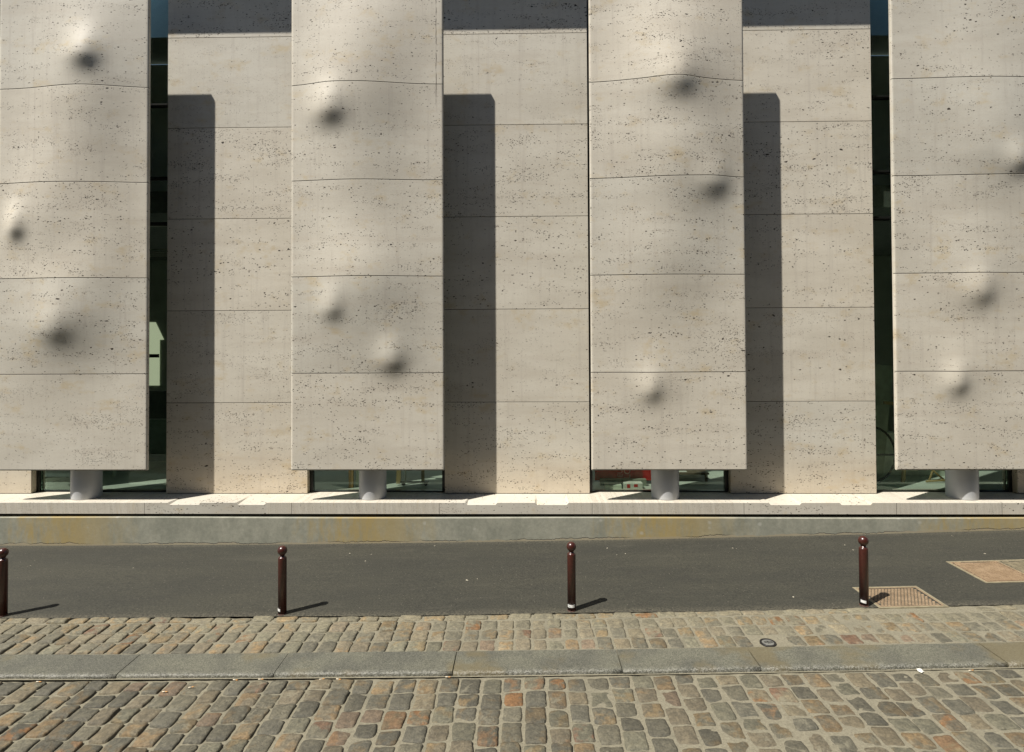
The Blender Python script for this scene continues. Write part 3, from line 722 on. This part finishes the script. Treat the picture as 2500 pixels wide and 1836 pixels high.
# ------------------------------------------------------------ covers in the pavement
rm = NT('rusty_iron'); o = rm.obj(); n = rm.noise(o, 6., 5, .7); n2 = rm.noise(o, 50., 3, .6)
c = rm.mix(rm.ramp(n, .35, .65), (.24, .165, .095), (.34, .245, .150)); c = rm.mix(rm.ramp(n2, .45, .7, 0, .5), c, (.11, .06, .035))
rm.col(c); rm.b.inputs['Roughness'].default_value = .75; rm.b.inputs['Metallic'].default_value = .1
gm = plain('grey_worn_iron', (.20, .17, .11), .7, .1, .25, 20); cfm = plain('dusty_iron_frame', (.19, .165, .105), .8, 0, .2, 25)
rdark = plain('dark_recess', (.06, .035, .02), .9)  # darker tone between the raised lugs and ribs
def cover(x0, x1, y0, y1, label, plates, lug):
    e = empty('manhole_cover', ((x0+x1)/2, (y0+y1)/2, zgf((x0+x1)/2)), label, 'manhole cover'); og = tuple(e.location)
    def Z(x): return zgf(x)
    sl = (zgf(x1)-zgf(x0))/(x1-x0); zc = og[2]+.002
    shear = Matrix.Identity(4); shear[2][0] = sl
    fw = .025; b = MB()
    for q in ((x0, x1, y0, y0+fw), (x0, x1, y1-fw, y1), (x0, x0+fw, y0+fw, y1-fw), (x1-fw, x1, y0+fw, y1-fw)): b.box(*q, zc-.03, zc+.004, 0, .001)
    f = b.build('frame', cfm, e, og); f.data.transform(shear)
    n = len(plates)
    for i, (pm_, kind) in enumerate(plates):
        a0 = x0+fw+.004+i*(x1-x0-2*fw)/n; a1 = x0+fw+(i+1)*(x1-x0-2*fw)/n-.004; c0, c1 = y0+fw+.004, y1-fw-.004
        b = MB(); b.box(a0, a1, c0, c1, zc-.03, zc-.002, 1)
        # corner keyholes bars and border rib
        for (u0, u1, v0, v1) in ((a0, a1, c0, c0+.012), (a0, a1, c1-.012, c1), (a0, a0+.012, c0+.012, c1-.012), (a1-.012, a1, c0+.012, c1-.012)): b.box(u0, u1, v0, v1, zc-.0019, zc+.003, 0)
        if kind == 'lug':
            nx, ny = 17, 14; dx = (a1-a0-.05)/nx; dy = (c1-c0-.05)/ny
            for r in range(ny):
                for q in range(nx):
                    xa = a0+.025+q*dx+(dx/2 if r % 2 else 0); ya = c0+.025+r*dy
                    if xa+dx*.86 > a1-.02: continue
                    b.box(xa, xa+dx*.76, ya, ya+dy*.62, zc-.0019, zc+.004, 0, .0025)
        else:
            nx = 44; dx = (a1-a0-.05)/nx
            for q in range(nx):
                xa = a0+.025+q*dx
                for r in range(16):
                    dy = (c1-c0-.06)/16; ya = c0+.03+r*dy
                    b.box(xa+(r % 2)*dx*.5, xa+dx*.55+(r % 2)*dx*.5, ya, ya+dy*.9, zc-.0019, zc+.003, 0)
            for (u, v) in ((a0+.03, c0+.02), (a1-.11, c0+.02), (a0+.03, c1-.05), (a1-.11, c1-.05)): b.box(u, u+.08, v, v+.02, zc+.0031, zc+.006, 0)
        p = b.build('plate', [pm_, rdark], e, og); p.data.transform(shear)
    return e
cover(3.778, 4.507, 6.556, 7.090, 'rusty tan square cover with raised lugs, beside the bollard', [(rm.m, 'lug')], 1)
cover(5.325, 6.56, 7.125, 7.79, 'wide two plate ribbed iron cover at the right edge of the pavement', [(rm.m, 'rib'), (gm, 'rib')], 1)
vz = zgf(2.333)
e = empty('valve_cover', (2.335, 5.893, vz), 'small round black valve cover set in the setts beside the granite kerb', 'valve cover')
blk = plain('black_iron', (.018, .017, .016), .45, .3)
b = MB(); b.lathe([(.076, -.03), (.076, .003), (.073, .006), (.060, .006), (.057, .001), (.0, .001)][:5], (0, 0, 0), 40); b.build('ring', blk, e)
b = MB(); b.lathe([(.055, -.02), (.055, .003), (.05, .004)], (0, 0, 0), 36); b.build('lid', plain('worn_lid', (.16, .16, .145), .5, .2), e)
b = MB()
for u0, u1, v0, v1 in ((-.035, -.012, -.008, -.002), (-.035, -.012, .006, .012), (-.006, .002, -.025, .022), (.002, .012, .014, .022), (.010, .016, -.022, .014), (.022, .045, -.01, -.004), (.022, .045, .006, .012)): b.box(u0, u1, v0, v1, .0041, .006)
b.build('raised_mark', blk, e)

# ------------------------------------------------------------ litter
bw = plain('cigarette_paper', (.62, .55, .42), .8); bf = plain('cigarette_filter', (.50, .27, .10), .8)
proto = None
for i, (x, y) in enumerate([(-4.349, 5.40), (-2.355, 5.42), (-1.805, 5.415), (-1.654, 5.412), (-.682, 5.43), (-2.58, 5.412), (3.9, 5.41), (-3.112, 5.238), (-2.919, 5.304)]):
    z = zgf(x)-.034+.002
    lab = ['cigarette end in the gutter at the foot of the granite kerb', 'cigarette end lying among the road setts'][i >= 7]
    e = empty('cigarette_end', (x, y, z), lab, 'cigarette end', 'cigarette ends along the kerb')
    if i >= 7: e['group'] = 'cigarette ends among the road setts'
    if proto is None:
        b = MB(); b.tube([(-.02, 0, .005), (.006, 0, .005)], .0042); b.build('paper', bw, e)
        b = MB(); b.tube([(.0065, 0, .005), (.028, 0, .005)], .0043); b.build('filter', bf, e); proto = e
    else:
        for ch in proto.children:
            c2 = ch.copy(); C.objects.link(c2); c2.parent = e
    e.rotation_euler.z = rng.uniform(-.5, .5)
SP = [(-6.641, 8.098), (-5.181, 7.999), (-2.43, 8.476), (-2.118, 8.426), (-2.135, 8.182), (-.7, 7.495), (-.577, 7.542), (-1.281, 8.742), (1.168, 8.54), (1.26, 8.274), (1.381, 8.315), (2.878, 8.445), (2.92, 8.418), (4.418, 8.465), (4.428, 8.273), (6.057, 8.728), (5.989, 8.023), (3.012, 6.877)]
scr = plain('pale_scrap', (.34, .31, .24), .8)
def crumple(name, x, y, z, s, flat, mat):
    bm = bmesh.new(); bmesh.ops.create_icosphere(bm, subdivisions=2, radius=s)
    for v in bm.verts:
        k = 1+rng.normal(0, .22); v.co = Vector((v.co.x*k*1.5, v.co.y*k, abs(v.co.z)*flat*k))
    me = bpy.data.meshes.new(name); bm.to_mesh(me); bm.free(); me.materials.append(mat)
    o = bpy.data.objects.new(name, me); C.objects.link(o); o.location = (x, y, z); o.rotation_euler.z = rng.uniform(0, 3); return o
for i, (x, y) in enumerate(SP):
    tag(crumple('paper_scrap', x, y, zgf(x)+.002, [.005, .007, .0085][i % 3] if i not in (5, 16) else .012, .25, scr), 'tiny pale scrap lying on the asphalt pavement', 'scrap', 'pale scraps scattered on the asphalt')
tag(crumple('crumpled_paper', 3.47, 5.425, zgf(3.47)-.03, .018, .8, pwm), 'crumpled white paper lying against the granite kerb', 'paper')

ORD = ['first', 'second', 'third', 'fourth', 'fifth', 'sixth', 'seventh', 'eighth', 'ninth', 'tenth', 'eleventh', 'twelfth', 'thirteenth', 'fourteenth', 'fifteenth', 'sixteenth', 'seventeenth', 'eighteenth', 'nineteenth']
for gname, txt in (('cigarette ends along the kerb', 'cigarette end in the kerb gutter, %s from the left'), ('cigarette ends among the road setts', 'cigarette end among the road setts, %s from the left'), ('pale scraps scattered on the asphalt', 'tiny pale scrap on the asphalt pavement, %s from the left')):
    L_ = sorted([o for o in bpy.data.objects if o.get('group') == gname], key=lambda o: o.location.x)
    for n_, o in enumerate(L_): o['label'] = txt % ORD[n_]

# ------------------------------------------------------------ building across the street (seen only in the glass)
brk = NT('dark_brick'); o = brk.obj(); bt = brk.n('TexBrick'); brk.L(brk.mapv(o, (1, 1, 1)), bt.inputs['Vector']); bt.inputs['Scale'].default_value = 4
bt.inputs['Color1'].default_value = (.13, .12, .095, 1); bt.inputs['Color2'].default_value = (.18, .16, .12, 1); bt.inputs['Mortar'].default_value = (.16, .15, .13, 1)
brk.col(bt.outputs[0])
h = empty('brick_house', (0, -3.5, 0), 'brick house row across the street, mirrored in the glass', 'building')
b = MB()
HT = 13.3; wz = [(1.2, 3.2), (4.6, 6.8), (8.0, 10.0)]
xs = np.arange(-16, 16.1, 2.5)
zc = [-.3]; 
for a0, a1 in wz: zc += [a0, a1]
zc += [HT]
for r in range(len(zc)-1):
    if r % 2 == 0: b.box(-17, 17, -9, -3.5, zc[r], zc[r+1]-.0)
    else:
        prev = -17
        for x in xs:
            b.box(prev, x-.5, -4.0, -3.5, zc[r]+.001, zc[r+1]-.001); prev = x+.5
        b.box(prev, 17, -4.0, -3.5, zc[r]+.001, zc[r+1]-.001)
b.build('wall', brk.m, h, (0, -3.5, 0))
hg_ = plain('house_glass', (.03, .035, .035), .1); wfm = plain('white_sash', (.55, .55, .5), .6)
for a0, a1 in wz:
    for x in xs:
        b = MB(); b.box(x-.499, x-.43, -3.72, -3.64, a0+.001, a1-.001); b.box(x+.43, x+.499, -3.72, -3.64, a0+.001, a1-.001); b.box(x-.43, x+.43, -3.72, -3.64, a0+.001, a0+.07); b.box(x-.43, x+.43, -3.72, -3.64, a1-.07, a1-.001); b.box(x-.03, x+.03, -3.72, -3.64, a0+.07, a1-.07)
        f = b.build('window', wfm, h, (0, -3.5, 0))
        b = MB(); b.box(x-.43, x+.43, -3.715, -3.705, a0+.07, a1-.07); g2 = b.build('pane', hg_, f, (0, -3.5, 0))
b = MB(); b.box(-17.2, 17.2, -9.2, -3.3, HT+.001, HT+.2); b.build('roof', plain('slate', (.05, .05, .055), .6), h, (0, -3.5, 0))
